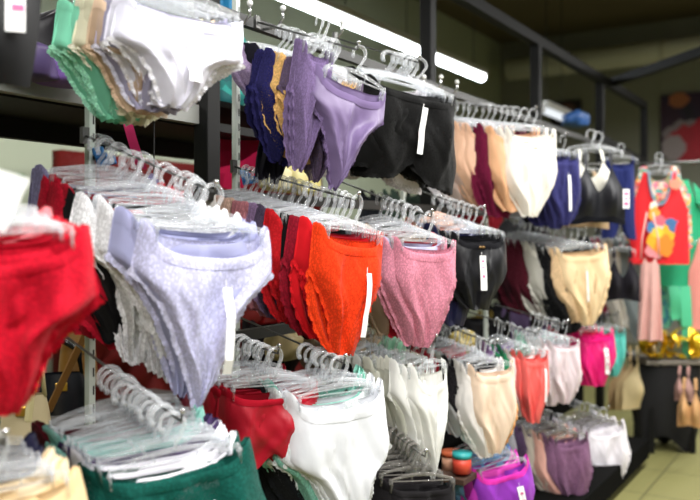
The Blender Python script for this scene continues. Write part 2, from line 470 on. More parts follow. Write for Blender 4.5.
# ventilation duct along the far wall
t = thing('ventilation_duct', 'pale round ventilation duct running along the top of the far wall', 'duct', tk(FAR_T - .35, 1.5, 0))
m = MB(); m.tube([tk(FAR_T - .35, -2.3, 3.32) - t.location, tk(FAR_T - .35, 6.2, 3.32) - t.location], .13, 20); m.build('pipe', plain('galvanised_duct', 'e0dccb', .6, 0), t)
for i in range(7):
    m = MB(); kk = -1.6 + i * 1.1; m.tube([tk(FAR_T - .35, kk, 3.32) - t.location, tk(FAR_T - .35, kk + .05, 3.32) - t.location], .138, 20); m.build('joint_collar', plain('duct_collar', 'c4c0ae', .6, 0), t)

# hanging fluorescent lights
TUBE = emit('fluorescent_tube_glow', 'f4faff', 16)
DIM = emit('dim_distant_tube', 'f4faff', .75)
def luminaire(t, k, z, label, L=1.185, glow=None):
    c = tk(t, k, z)
    r = thing('fluorescent_light', label, 'light', c, (0, 0, 0), 'hanging fluorescent lights')
    b = MB(); b.box((0, 0, .045), (L + .04, .12, .05), AX); b.build('housing', plain('lamp_housing', 'd8d8d4', .5), r, False, .006)
    g = MB(); g.tube([-D * L / 2, D * L / 2], .036, 12, .03); g.build('tube', glow or TUBE, r)
    for e in (-1, 1):
        q = MB(); q.tube([D * (e * L * .5), D * (e * (L * .5 + .025))], .030, 10); q.build('end_cap', WHITEP, r)
    for e in (-.35, .35):
        q = MB(); q.tube([Vector((0, 0, .07)) + D * (e * L), Vector((0, 0, CEIL - z)) + D * (e * L)], .004, 6); q.build('suspension_wire', plain('thin_wire', '3a3a38', .5), r)
def px_t(x, k): return depth_at(x, k)[0]
LK = -1.43; t_end = px_t(482, LK)
for i, lab in enumerate(('hanging fluorescent light at the right end of the glowing row, beyond the thick black post',
                         'hanging fluorescent light in the middle of the row, left of the thick black post',
                         'hanging fluorescent light nearest the camera, cut by the top edge of the photo')):
    tt = t_end - .6 - i * 1.2
    _, yy = 0, tk(tt, LK).y
    luminaire(tt, LK, H + 1.405, lab)
luminaire(px_t(554, -.9), -.9, H + 1.09, 'small distant fluorescent light above the blue bundle on the far rack', .6, DIM)

# posters on the far wall
def poster_mat(name, cs, sc_=1.6):
    q = NT(name); tc = q.n('ShaderNodeTexCoord'); nz = q.n('ShaderNodeTexNoise', Scale=sc_, Detail=1.5, Distortion=.8); q.l(tc.outputs['Object'], nz.inputs['Vector'])
    rp = q.n('ShaderNodeValToRGB')
    while len(rp.color_ramp.elements) < len(cs): rp.color_ramp.elements.new(.5)
    for i, c in enumerate(cs): rp.color_ramp.elements[i].position = .32 + .36 * i / (len(cs) - 1); rp.color_ramp.elements[i].color = lin(c)
    q.l(nz.outputs['Fac'], rp.inputs[0]); b = q.n('ShaderNodeBsdfPrincipled', Roughness=.4); q.l(rp.outputs[0], b.inputs['Base Color']); q.l(b.outputs[0], q.out.inputs[0]); return q.m
def far_k(x):
    r = (x - CX) / F; b = A + D * FAR_T; return (r * b.y - b.x) / (N.x - r * N.y)
def poster(x0, x1, y0, y1, label, cs, blobs):
    k0, k1 = far_k(x0), far_k(x1); Y = (tk(FAR_T, k0).y + tk(FAR_T, k1).y) / 2
    z0, z1 = H - (y1 - HY) / F * Y, H - (y0 - HY) / F * Y
    c = tk(FAR_T - .02, (k0 + k1) / 2, (z0 + z1) / 2)
    r = thing('poster', label, 'poster', c)
    b = MB(); b.box((0, 0, 0), (.02, k1 - k0, z1 - z0), AX); b.build('panel', poster_mat(label[:20], cs), r, False)
    for (u, v, rx, rz, cc) in blobs:
        q = MB(); cc0 = N * ((u - .5) * (k1 - k0)) + Vector((0, 0, (.5 - v) * (z1 - z0))) - D * .012
        n = 28; q.add([cc0 + N * (rx * (k1 - k0) * math.cos(6.283 * i / n) * (1 + .12 * math.sin(i * 1.7))) + Vector((0, 0, rz * (z1 - z0) * math.sin(6.283 * i / n) * (1 + .1 * math.cos(i * 2.3)))) - D * (.001 * (len(r.children))) for i in range(n)], [tuple(range(n))])
        q.build('printed_shape', plain('poster_ink_' + cc, cc, .4), r, False)
poster(661, 748, 92, 156, 'large dark purple and red poster on the far wall beside the tops', ['1c1420', '2e1736', '3a1230', '241018'],
       [(.22, .1, .12, .12, 'b0683e'), (.3, .72, .28, .3, '8e8088'), (.34, .8, .26, .3, 'b3162a'), (.16, .85, .14, .2, 'a89aa0'), (.62, .7, .24, .4, 'c01830')])
poster(552, 582, 101, 127, 'small dark poster on the far wall behind the black rack posts', ['17131a', '201820', '2a2028'], [(.55, .3, .25, .2, '6a4a44')])

# ================================================================== black rack frame
FK = -.20; HT = 2.385
PT = [px_t(207, FK) + i * 0 for i in range(1)]
t207, t428, t536, t600, t644 = [px_t(x, FK) for x in (207, 428, 536, 600, 644)]
fr = thing('shop_rack', 'long black metal shop rack with square posts and shelves', 'rack', tk(t207, FK))
def rel(o, p): return p - o.location
for tt in (t207 - 1.2, t207, t428, t536, t600, t644):
    m = MB(); m.box(rel(fr, tk(tt, FK, HT / 2)), (.055, .055, HT), AX); m.build('post', BLACKM, fr, False, .003)
m = MB(); m.bar(rel(fr, tk(t207 - 1.3, FK, HT + .012)), rel(fr, tk(t644 + .03, FK, HT + .012)), .055, .06); m.build('top_beam', BLACKM, fr, False, .003)
# shelf at the upper left, seen through the uprights
zs = 1.605
m = MB(); m.bar(rel(fr, tk(-1.6, FK - .02, zs + .0)), rel(fr, tk(t207 + .05, FK - .02, zs + .0)), .03, .055); m.build('shelf_rail', plain('grey_shelf_rail', '8c8d88', .5), fr, False)
m = MB(); m.box(rel(fr, tk((-1.6 + t207 + 1.1) / 2, FK - .20, zs - .02)), (t207 + 1.1 + 1.6, .32, .025), AX); m.build('shelf_board', BLACKM, fr, False)
m = MB(); m.bar(rel(fr, tk(-1.6, FK - .35, zs - .055)), rel(fr, tk(t207 + 1.1, FK - .35, zs - .055)), .03, .06); m.build('shelf_rail', BLACKM, fr, False)
# far end: low rails between the last posts, brace out to the right
m = MB(); m.bar(rel(fr, tk(t600, FK, 1.97)), rel(fr, tk(t644, FK, 1.90)), .05, .05); m.build('cross_rail', BLACKM, fr, False)
p0, p1 = at(611, 83, tk(px_t(611, FK), FK).y), at(735, 44, 4.75)
m = MB(); m.bar(rel(fr, p0), rel(fr, Vector((p1.x, p1.y, p0.z))), .055, .06); m.build('cross_beam', BLACKM, fr, False)
# base deck
m = MB(); m.box(rel(fr, tk(.95, .10, .10)), (4.9, .66, .10), AX); m.build('base_deck', plain('matte_black_deck', '0b0b0a', .95, spec=.05), fr, False, .004)
for tt in (-1.3, .2, 1.7, 3.2):
    m = MB(); m.box(rel(fr, tk(tt, .1, .025)), (.06, .5, .05), AX); m.build('foot', BLACKM, fr, False)
m = MB(); m.box(rel(fr, tk(2.2, -.16, .40)), (3.9, .015, .50), AX); m.build('gap_darkening_sheet', plain('matte_black_deck', '0b0b0a', .95, spec=.05), fr, False)  # dark sheet added so the gaps low in the rack look darker
# horizontal hanging rails, one per row
for nm, z, ta, tb in (('rail', 1.845, .42, 4.9), ('rail', 1.36, .35, 4.0), ('rail', .98, .3, 3.9), ('rail', .50, .3, 3.6)):
    m = MB(); m.bar(rel(fr, tk(ta, -.02, z)), rel(fr, tk(tb, -.02, z)), .022, .03); m.build('hanging_rail', plain('dark_rail', '2a2a28', .5, .2), fr, False)

for x, y, lab in ((283, 8, 'small white tipped peg on the top rail above the navy briefs'), (342, 22, 'small white tipped peg on the top rail above the purple brief'), (424, 77, 'small white tipped peg on the top rail right of the black boyshort hangers'),
                  (441, 77, 'small white tipped peg on the top rail just right of the thick post'), (457, 82, 'small white tipped peg on the top rail above the lilac white briefs'), (250, 3, 'small white tipped peg on the top rail by the slotted upright')):
    p = at(x, y, depth_at(x, .06)[1]); r = thing('display_peg', lab, 'peg', p, (0, 0, 0), 'pegs on the top rail')
    m = MB(); m.tube([(0, 0, -.004), Vector((0, 0, -.03)), Vector((0, 0, -.05)) - N * .02, Vector((0, 0, -.05)) - N * .09], .004, 8); m.build('rod', CHROME, r)
    m = MB(); m.ball((0, 0, 0), .0085); m.build('ball_tip', WHITEP, r)
# slotted uprights
def upright(x, w, label, top=2.36, bot=.15):
    tt = px_t(x, 0); tt = px_t(x, -.03); c = tk(tt, -.03, bot)
    r = thing('slotted_upright', label, 'upright', c, (0, 0, math.atan2(D.y, D.x)), 'slotted uprights')
    m = MB(); m.box((0, 0, (top - bot) / 2), (.018, .016, top - bot)); m.build('channel', GREYM, r, False, .002)
    s = MB(); z = .04
    while z < top - bot - .04:
        s.box((.003, -.0081, z), (.004, .001, .020)); z += .04
    s.build('groove', plain('slot_shadow_steel', '2c2c2a', .6), r, False)
upright(90, 10, 'grey slotted steel upright left of the lavender lace briefs')
upright(236, 8, 'grey slotted steel upright right of the hanging lavender white briefs')
upright(403, 6, 'grey slotted steel upright behind the pink brief hangers', 1.45)
upright(486, 6, 'grey slotted steel upright behind the black brief with a printed tag', 1.45)

# red tufted panel
kk = -2.2; ta, tb = px_t(57, kk), px_t(318, kk); zt = H + 87 / F * tk(ta, kk).y
r = thing('upholstered_panel', 'tall dark red button tufted upholstered panel by the pale wall', 'panel', tk(ta, kk), (0, 0, 0))
RED = plain('dark_red_upholstery', '560d09', .7, spec=.15, bump=.2, nscale=60)
m = MB(); Lp = tb - ta; cell = .26
def tuft(s, t):
    a = s * Lp; z = t * (zt - .05)
    qx, qz = a / cell, z / cell
    h = abs(math.sin(math.pi * (qx + qz) / 1.0)) ** .5 * abs(math.sin(math.pi * (qx - qz) / 1.0)) ** .5
    e = min(1, min(a, Lp - a) / .08, (zt - .05 - z) / .08) if True else 1
    return D * a + N * (.03 + .06 * h * max(0, e)) + Vector((0, 0, .05 + z))
m.grid(tuft, 90, 60); m.box(D * (Lp / 2) + Vector((0, 0, zt / 2 + .02)), (Lp, .08, zt - .04), AX); m.build('cushion', RED, r)
nb = 0
for i in range(int(Lp / cell) * 2):
    for j in range(int(zt / cell) * 2):
        if (i + j) % 2 == 0:
            a, z = (i + 0) * cell / 2, j * cell / 2
            if .1 < a < Lp - .1 and .9 < z < zt - .12 and nb < 60:
                nb += 1; q = MB(); q.ball(D * a + N * .036 + Vector((0, 0, .05 + z)), .014, 8, 5); q.build('button', plain('red_button', '6a100c', .5), r)

# ================================================================== the stacks of underwear
L = True
T0 = (.12, .12, .11, .022)
# ---- top row
stack('mint, cream and lilac lace briefs at the top left', 184, 14, .30, [
  (2, 'hip', 'e4e3f0', 'cotton', 'lilac white lace brief with white price tag, front of the top left arm', dict(lace=L, tagat=(.1, .1, .13, .026), trimc='f4f3fa')),
  (2, 'hip', '9c98b0', 'cotton', 'grey lilac lace brief just behind the tagged white one at the top left', dict(lace=L, trimc='d8d6e6')),
  (2, 'hip', 'dcc0a4', 'sheer', 'peach beige lace brief between the lilac and cream ones at the top left', dict(lace=L)),
  (3, 'hip', 'd9d5b8', 'cotton', 'cream brief between the mint and peach ones at the top left', dict(lace=L, trimc='efecd8', h=1.12)),
  (3, 'hip', '7fd0ae', 'cotton', 'mint green brief with scalloped lace edge at the top left', dict(lace=L, trimc='a6e6c8', h=1.12)),
 ], s=.017, beta=30, axis=52, tilt=.12, roll=5, wpx=126, hpx=98)
stack('navy, gold and purple lace briefs', 350, 84, .32, [
  (1, 'tanga', '6f5e84', 'satin', 'shiny mauve purple brief with wide lace side, front of its top row arm', dict(lace=L, trimc='6c5a80', h=1.05)),
  (2, 'brief', '75628a', 'lace', 'mauve purple lace brief with tall rolled side left of the shiny purple one', dict(lace=L, w=.42, h=1.15, dz=.065, dx=-.075)),
  (1, 'tanga', '54465c', 'lace', 'dark plum lace brief between the purple and gold ones', dict(lace=L)),
  (3, 'brief', 'd9ac6a', 'lace', 'gold beige lace brief hanging left of the purple one', dict(lace=L, h=.9)),
  (3, 'brief', '1f1d4c', 'lace', 'navy blue lace brief left of the gold ones on the top row', dict(lace=L, h=.95)),
  (2, 'thong', '17151f', 'cotton', 'black thong with long looped straps behind the navy briefs', dict(h=1.15)),
  (2, 'brief', '9a86a8', 'lace', 'pale mauve lace brief at the back of the navy briefs', dict(h=.5)),
 ], s=.0185, beta=36, axis=58, tilt=.36, roll=12, wpx=76, hpx=106)
stack('black lace boyshorts', 412, 92, .30, [
  (1, 'boxer', '121212', 'lace', 'black lace boyshort with long white price tag, front of its arm', dict(lace=L, tagat=(.1, .12, .13, .016))),
  (5, 'boxer', '0e0e0e', 'cotton', 'plain edged black boyshort layered behind the tagged one', dict(lace=L)),
  (2, 'boxer', 'e6e2e6', 'cotton', 'white lace boyshort peeking out under the black ones', dict(lace=L, h=1.12)),
 ], s=.013, beta=28, axis=55, tilt=.38, roll=8, wpx=94, hpx=82)
stack('white, peach and burgundy briefs on the top row', 530, 134, .30, [
  (2, 'full', 'f2ece2', 'cotton', 'ivory white full brief with tiny bow, front of its top row arm', dict(bow=L)),
  (2, 'full', 'e2ae84', 'satin', 'peach satin brief between the ivory and burgundy ones', {}),
  (2, 'full', '6e1638', 'lace', 'burgundy lace brief between two peach ones on the top row', dict(lace=L, h=1.08)),
  (3, 'full', 'e0b496', 'satin', 'peach beige satin brief left of the burgundy ones on the top row', {}),
  (3, 'full', 'd9c8c0', 'sheer', 'sheer nude white brief left of the peach ones on the top row', dict(h=1.05)),
  (2, 'full', 'e8e4ea', 'cotton', 'pale lilac white brief right beside the black boyshorts', {}),
 ], s=.026, beta=12, axis=64, tilt=.17, roll=0, wpx=52, hpx=80)
stack('navy lace briefs on the top row', 560, 158, .30, [
  (2, 'full', '3a3a70', 'lace', 'navy lace brief with white price tag beside the black bralette', dict(lace=L, tagat=(.25, .2, .13, .02))),
  (3, 'full', '2b2a5a', 'lace', 'dark navy lace brief behind the tagged navy one', dict(lace=L)),
  (2, 'full', '17171f', 'cotton', 'black brief at the back of the navy lace briefs', {}),
 ], s=.02, beta=5, axis=60, tilt=.2, wpx=36, hpx=70)

# ---- second row
stack('the red lace briefs at the far left', -8, 246, .35, [
  (2, 'hip', 'c8102a', 'lace', 'large bright red lace brief cut by the left edge of the photo', dict(lace=L, tagat=(-.3, .42, .07, .025))),
  (3, 'hip', 'b80e26', 'cotton', 'red brief behind the large bright red lace one at the left edge', dict(lace=L)),
  (2, 'brief', 'e07a80', 'satin', 'pink red brief at the back of the left edge arm', dict(lace=L)),
 ], s=.015, beta=24, axis=52, tilt=.35, roll=-4, wpx=186, hpx=164)
stack('the lavender lace briefs', 206, 236, .35, [
  (1, 'tanga', 'ccccea', 'lace', 'pale lavender lace brief with white price tag, front of the lavender stack', dict(lace=L, tagat=(.25, .22, .12, .018), trimc='d6d6f0', bow=False)),
  (3, 'tanga', 'a6a8cc', 'cotton', 'lavender lace brief with looped gusset behind the tagged lavender one', dict(lace=L, trimc='c8c8e4', h=1.04)),
  (4, 'tanga', 'f2f2f4', 'lace', 'white lace brief between the lavender and black ones', dict(lace=L, sm=1.9)),
  (2, 'brief', '0f0e10', 'cotton', 'black brief between the white and red ones behind the lavender stack', dict(h=.92)),
  (4, 'brief', 'b4122a', 'lace', 'red lace brief left of the white ones behind the lavender stack', dict(lace=L, sm=1.3)),
  (2, 'brief', '7c7898', 'lace', 'grey lilac lace brief at the back, left of the red ones', dict(lace=L)),
 ], s=.016, beta=26, axis=58, tilt=.36, roll=3, wpx=134, hpx=160)
stack('the orange lace brief', 350, 236, .35, [
  (1, 'brief', 'e23c12', 'lace', 'bright orange lace brief with white price tag', dict(tagat=(.25, .25, .13, .02), lace=L, h=1.06)),
  (2, 'brief', 'c8141e', 'cotton', 'red brief directly behind the bright orange one', dict(lace=L, h=1.04)),
  (2, 'brief', '8c1226', 'lace', 'dark red lace brief left of the orange one', dict(lace=L)),
  (2, 'brief', '0d0c0d', 'cotton', 'black brief between two red ones left of the orange one', dict(h=1.02)),
  (2, 'brief', 'b8161e', 'lace', 'red lace brief left of the black one in the orange stack', dict(lace=L)),
  (2, 'brief', '4c4056', 'lace', 'dark plum lace brief in the middle of the orange stack', dict(lace=L)),
  (2, 'brief', '8a7094', 'lace', 'mauve lace brief between the rose and plum ones', dict(lace=L)),
  (3, 'brief', 'b07078', 'lace', 'dusty rose lace brief between the nude and mauve ones', dict(lace=L)),
  (3, 'brief', 'd2b09e', 'lace', 'nude pink lace brief near the back of the orange stack', dict(lace=L, h=.9)),
  (2, 'brief', 'd8d4d0', 'cotton', 'greyish white brief at the very back of the orange stack', dict(lace=L, h=.9)),
 ], s=.0165, beta=38, axis=58, tilt=.26, roll=6, wpx=68, hpx=106)
stack('the pink dotted briefs', 424, 246, .35, [
  (2, 'brief', 'd68a9e', 'lace', 'dusty pink lace brief at the front, right of the orange one', dict(lace=L)),
  (1, 'brief', 'c0c0d8', 'sheer', 'pale lilac brief showing its edge behind the pink lace one', dict(h=.6)),
  (2, 'brief', 'b0122a', 'lace', 'red lace brief tucked behind the pink one', dict(lace=L)),
  (3, 'full', 'b8a088', 'sheer', 'beige brief hanging between the orange and pink ones', dict(h=1.05)),
  (2, 'brief', 'a01428', 'lace', 'dark red lace brief at the back of the pink stack', dict(lace=L)),
 ], s=.0165, beta=22, axis=56, tilt=.36, roll=3, wpx=66, hpx=96)
stack('the black brief with a printed tag', 477, 238, .35, [
  (1, 'full', '131317', 'satin', 'black satin brief with bow and white printed price tag', dict(tagat=(.0, .18, .115, .03), bow=L, trimc='8a6a3a')),
  (2, 'full', '1b1b1e', 'cotton', 'plain black brief behind the tagged black satin one', {}),
  (2, 'full', '1e2044', 'satin', 'navy brief hanging lower behind the black satin one', dict(h=1.25)),
  (2, 'full', 'bcbcd6', 'cotton', 'pale lilac brief at the back of the black brief stack', {}),
  (2, 'full', 'd8a090', 'cotton', 'salmon pink brief at the back of the black brief stack', dict(h=.8)),
 ], s=.019, beta=14, axis=58, tilt=.33, roll=1, wpx=58, hpx=72)
stack('the cream brief with burgundy and black ones', 580, 252, .35, [
  (1, 'brief', 'ecd0a4', 'satin', 'cream beige full brief with lace sides on the right of the second row', dict(lace=L, tagat=(0, .2, .1, .01))),
  (1, 'full', 'dcbc92', 'lace', 'beige lace edged brief behind the cream one', dict(lace=L)),
  (2, 'full', '121214', 'lace', 'black lace brief between the cream and white ones', dict(lace=L, h=1.15)),
  (3, 'full', 'd8d6cc', 'sheer', 'greyish white brief between the black and burgundy ones', dict(lace=L)),
  (4, 'full', '4e1624', 'lace', 'burgundy lace brief left of the white ones on the second row', dict(lace=L, h=1.05)),
  (2, 'full', '2e1018', 'cotton', 'dark maroon brief right of the black satin one', dict(h=1.05)),
 ], s=.023, beta=6, axis=62, tilt=.2, roll=-4, wpx=54, hpx=74)
stack('the dark and pale briefs right of the cream one', 640, 246, .30, [
  (2, 'full', '8e9a9e', 'cotton', 'grey long brief left of the pink nightdress', dict(h=1.3)),
  (2, 'full', 'e4e0d8', 'cotton', 'off white brief beside the small black bra', dict(h=1.2)),
  (2, 'full', '9c1a44', 'satin', 'raspberry brief right of the cream brief', {}),
  (2, 'full', '26242a', 'cotton', 'charcoal brief right of the cream brief', dict(h=1.1)),
 ], s=.035, beta=0, axis=60, tilt=.1, wpx=36, hpx=70)

# ---- garments of the far side, seen through the gaps
for x, y, wp, hp, cs in ((384, 196, 40, 70, (('1a1c22', 'black'), ('3a4a40', 'dark green'))), (462, 176, 46, 60, (('14141a', 'black'), ('7a1420', 'dark red'))), (506, 222, 44, 60, (('22243e', 'dark navy'), ('2a2a2c', 'charcoal'))),
                       (404, 322, 44, 60, (('4a6a58', 'sage green'), ('2a2a2c', 'charcoal'))), (462, 316, 50, 56, (('6a5a24', 'olive gold'), ('141416', 'black'))), (512, 306, 46, 60, (('16161a', 'black'), ('5a4a6a', 'dull purple'))),
                       (552, 312, 40, 50, (('a88a60', 'tan'), ('1c1a1c', 'black'))), (246, 322, 50, 60, (('7a100e', 'deep red'), ('1a1418', 'black'))), (330, 332, 50, 50, (('5a4a3a', 'brown'), ('8a7a64', 'khaki')))):
    near = {384: 'between the orange and pink stacks', 462: 'below the black boyshorts' if y < 200 else 'below the black satin brief', 506: 'under the ivory full brief', 404: 'below the beige briefs', 512: 'below the burgundy briefs', 552: 'under the black lace brief', 246: 'right of the lavender stack', 330: 'below the orange brief'}[x]
    stack('far side prong seen ' + near, x, y, -.42, [(2, 'full', c, 'cotton', '%s brief on the far rack side seen %s' % (n_, near), {}) for c, n_ in cs], s=.05, beta=20, axis=57 + 180, tilt=0, wpx=wp, hpx=hp, hang=False)
# ---- third row
stack('the cream briefs at the bottom left corner', -4, 500, .35, [
  (2, 'full', 'e8cc9c', 'satin', 'cream brief with gold tint in the bottom left corner', dict(lace=L, trimc='d8a860')),
  (3, 'full', 'f0dcb8', 'cotton', 'cream cotton brief behind the gold tinted one in the corner', dict(lace=L)),
  (3, 'full', '20203a', 'satin', 'navy brief behind the cream ones in the bottom left corner', {}),
 ], s=.015, beta=24, axis=52, tilt=.34, roll=-6, wpx=164, hpx=150)
stack('the dark green lace briefs', 172, 465, .35, [
  (2, 'boxer', '0f5248', 'lace', 'dark green lace boyshort at the bottom of the photo', dict(lace=L)),
  (4, 'boxer', 'eeecf2', 'cotton', 'white boyshort between the dark green and purple ones', dict(lace=L)),
  (2, 'boxer', '43305c', 'lace', 'purple lace boyshort between the white and mint ones', {}),
  (3, 'boxer', '8cc8bc', 'satin', 'mint green satin boyshort behind the white ones at the bottom left', {}),
  (3, 'boxer', '5c1422', 'lace', 'maroon lace boyshort at the back of the dark green stack', {}),
 ], s=.012, beta=22, axis=58, tilt=.42, roll=-6, wpx=164, hpx=120)
stack('the white lace and mint briefs', 336, 398, .35, [
  (2, 'hip', 'e6e8ec', 'cotton', 'white lace brief at the front of the third row, bottom centre', dict(lace=L)),
  (1, 'hip', 'e6eceb', 'lace', 'white scalloped brief between the front white and mint ones', dict(lace=L, h=1.05)),
  (3, 'hip', '8fd0be', 'lace', 'mint lace brief behind the white one, bottom centre', dict(lace=L, h=1.08)),
  (2, 'brief', '17191c', 'lace', 'black lace brief between the mint and red ones', dict(lace=L)),
 ], s=.012, beta=28, axis=60, tilt=.3, roll=-2, wpx=104, hpx=150)
stack('the crimson satin briefs', 270, 390, .24, [
  (3, 'boxer', 'b00f26', 'satin', 'crimson satin boyshort hanging left of the mint and white ones', {}),
  (5, 'boxer', '8e0c20', 'satin', 'darker crimson boyshort behind the bright crimson ones', {}),
 ], s=.015, beta=26, axis=60, tilt=.22, roll=1, wpx=104, hpx=78)
stack('the long white sheer briefs', 428, 372, .35, [
  (3, 'tanga', 'f0f0ec', 'cotton', 'white draped brief at the right end of the sheer white ones', dict(lace=L)),
  (4, 'tanga', 'e4e4d8', 'sheer', 'ivory sheer brief hanging long in the white stack', dict(h=1.1)),
  (5, 'tanga', 'e6e8e6', 'sheer', 'sheer white brief at the left of the white stack', dict(h=.95)),
 ], s=.021, beta=38, axis=64, tilt=.16, roll=-2, wpx=34, hpx=116, jit=1.6)
stack('the peach and white briefs on the third row', 490, 370, .35, [
  (1, 'full', 'f6dcc4', 'satin', 'pale peach satin brief at the front of the third row', dict(lace=L, trimc='eeb070')),
  (2, 'full', 'f0ece8', 'cotton', 'white lace brief behind the pale peach one', dict(lace=L)),
  (2, 'full', '222024', 'lace', 'black lace brief left of the pale peach one', dict(lace=L, h=.8)),
  (3, 'full', 'e2e2e2', 'sheer', 'sheer white brief left of the black lace one on the third row', dict(h=.95)),
  (3, 'full', 'b01630', 'lace', 'red lace brief behind the sheer white ones below the pink stack', dict(h=.5)),
 ], s=.02, beta=14, axis=58, tilt=.3, roll=-2, wpx=46, hpx=86)
stack('the coral and green briefs', 532, 356, .35, [
  (2, 'full', 'f26a64', 'satin', 'coral red brief with white tag on the third row', dict(tagat=(.55, .1, .12, .02))),
  (1, 'full', 'f6e4e0', 'cotton', 'pale pink brief behind the coral one', {}),
  (3, 'full', '2a8a5e', 'satin', 'emerald green brief left of the coral one', {}),
  (2, 'full', '9a7ab0', 'lace', 'lilac lace brief behind the emerald green ones', dict(h=.6)),
 ], s=.02, beta=6, axis=60, tilt=.25, wpx=30, hpx=64)
stack('the white patterned briefs', 562, 345, .35, [
  (2, 'full', 'e8d8dc', 'cotton', 'white brief with faint pink pattern left of the hot pink one', dict(lace=L)),
  (4, 'full', 'dfe0e2', 'sheer', 'sheer grey white brief behind the faintly patterned one', {}),
  (2, 'full', '9ccab8', 'cotton', 'pale green brief behind the white patterned ones', {}),
 ], s=.018, beta=4, axis=60, tilt=.22, wpx=32, hpx=60)
stack('the hot pink briefs', 593, 334, .35, [
  (2, 'full', 'e61c78', 'satin', 'hot pink brief with white price tag on the third row', dict(tagat=(.35, .2, .12, .03))),
  (3, 'full', 'dc2a54', 'cotton', 'reddish pink brief behind the hot pink one', {}),
 ], s=.03, beta=2, axis=60, tilt=.15, roll=-4, wpx=38, hpx=52)
stack('the turquoise briefs', 613, 332, .30, [
  (3, 'full', '5cc0b4', 'satin', 'turquoise brief right of the hot pink one', {}),
 ], s=.03, beta=0, axis=60, tilt=.1, wpx=22, hpx=46)

# ---- bottom row
stack('the black garments at the bottom centre', 418, 484, .35, [
  (2, 'boxer', '1c1a1c', 'cotton', 'black brief under smoky hangers at the bottom edge', {}),
  (6, 'boxer', '2a2628', 'lace', 'black lace brief behind the others at the bottom edge', {}),
 ], s=.017, beta=26, axis=56, tilt=.5, roll=6, wpx=80, hpx=60, mat=SMOKE, hmat=SMOKE)
stack('the bright purple printed briefs', 500, 468, .35, [
  (1, 'full', '9a3ac0', 'satin', 'bright purple brief with magenta waistband at the bottom edge', dict(band='e63ab4', tagat=(.35, .2, .14, .03))),
  (2, 'full', 'c63ab8', 'satin', 'magenta brief behind the bright purple one', dict(band='e650c0')),
  (3, 'full', '7ab0dc', 'satin', 'sky blue brief behind the magenta ones at the bottom edge', {}),
 ], s=.019, beta=14, axis=58, tilt=.5, roll=-10, wpx=58, hpx=70)
stack('the mauve and cream briefs on the bottom row', 568, 440, .35, [
  (2, 'full', '8c6484', 'lace', 'mauve lace brief at the front of the bottom row', dict(lace=L)),
  (2, 'full', 'f0b8a8', 'satin', 'salmon pink brief between the mauve and cream ones', {}),
  (2, 'full', 'ece0d0', 'cotton', 'cream brief left of the mauve one on the bottom row', {}),
  (2, 'full', '70587c', 'lace', 'plum lace brief left of the cream one on the bottom row', {}),
  (3, 'full', 'dcdce4', 'cotton', 'greyish white brief right of the purple printed one', {}),
 ], s=.022, beta=6, axis=60, tilt=.25, roll=-6, wpx=38, hpx=66, mat=SMOKE)
stack('the white briefs at the right end of the bottom row', 603, 428, .35, [
  (3, 'full', 'f0ecf2', 'cotton', 'white brief at the right end of the bottom row', dict(lace=L)),
  (4, 'full', 'e2dde6', 'cotton', 'off white brief left of the bright white one on the bottom row', dict(lace=L)),
 ], s=.022, beta=4, axis=60, tilt=.2, roll=-8, wpx=42, hpx=58, mat=SMOKE)

# ================================================================== bras, tops and the far end
def bra(label, c, fab, loc, beta, w, h, group, style='v', tagat=False, roll=0):
    r = thing('bra', label, 'bra', loc, (0, R(roll), R(beta)), group); m = MB(); hw = w / 2
    def topz(u):
        a = abs(u)
        if a < .5: return -h * (.50 - .42 * (a / .5) ** 1.6)
        return -h * (.08 + .42 * ((a - .5) / .5) ** .8)
    def front(s, t):
        u = s * 2 - 1; z0 = topz(u); z1 = -h * (1 - .03 * math.cos(u * 3)); z = z0 + (z1 - z0) * t
        zz = -z / h
        cup = math.exp(-((abs(u) - .48) / .3) ** 2) * math.exp(-((zz - .62) / .26) ** 2)
        return Vector((u * hw * (1 - .08 * (1 - zz)), -.012 * (1 - u * u) - .045 * cup, z))
    m.grid(front, 32, 14); m.build('cups', fabric(c, fab), r)
    b = MB(); b.grid(lambda s, t: Vector(((s * 2 - 1) * hw, .018 * (1 - (s * 2 - 1) ** 2), -h * (.62 + .37 * t))), 16, 3); b.build('back_band', fabric(c, fab), r)
    for sd in (-1, 1):
        q = MB(); q.grid(lambda s, t: Vector((sd * hw * (.48 - .06 * t) + (s - .5) * .016, -.008 + .03 * math.sin(t * 3.1) * 0 + .022 * t, -h * .09 + h * .28 * math.sin(t * math.pi * .5) if t < 1 else h * .19)), 2, 8)
        q.build('strap', fabric(c, fab), r)
    q = MB(); q.grid(lambda s, t: front(s, .88 + .12 * t) + Vector((0, -.0015, 0)), 32, 2); q.build('underband', fabric(c, 'cotton'), r)
    if tagat:
        q = MB(); q.box((hw * .93, -.03, -h * .62), (.03, .002, .085)); t = q.build('price_tag', TAGM, r, False); t['label'] = 'white price tag with pink print'
        q = MB()
        for dz, hh in ((.022, .014), (0, .008), (-.022, .016)): q.box((hw * .93, -.0315, -h * .62 + dz), (.018, .001, hh))
        q.build('tag_print', PINKP, t, False)
    return r
def on_hanger(r, label, group, dz, sx=1.):
    hanger(label, group, Vector(r.location) + Vector((0, 0, dz)), tuple(r.rotation_euler), sx)
def Yk(x, k): return depth_at(x, k)[1]
Yb = Yk(596, .42)
r = bra('black bralette with deep v neck and pink printed tag', '14151b', 'satin', at(598, 160, Yb), 4, 56 / F * Yb, 63 / F * Yb, 'bras on the rack', tagat=True); on_hanger(r, 'clear hanger holding the black bralette with the pink tag', 'clear hangers of the bralettes', .12)
Yb2 = Yb + .09
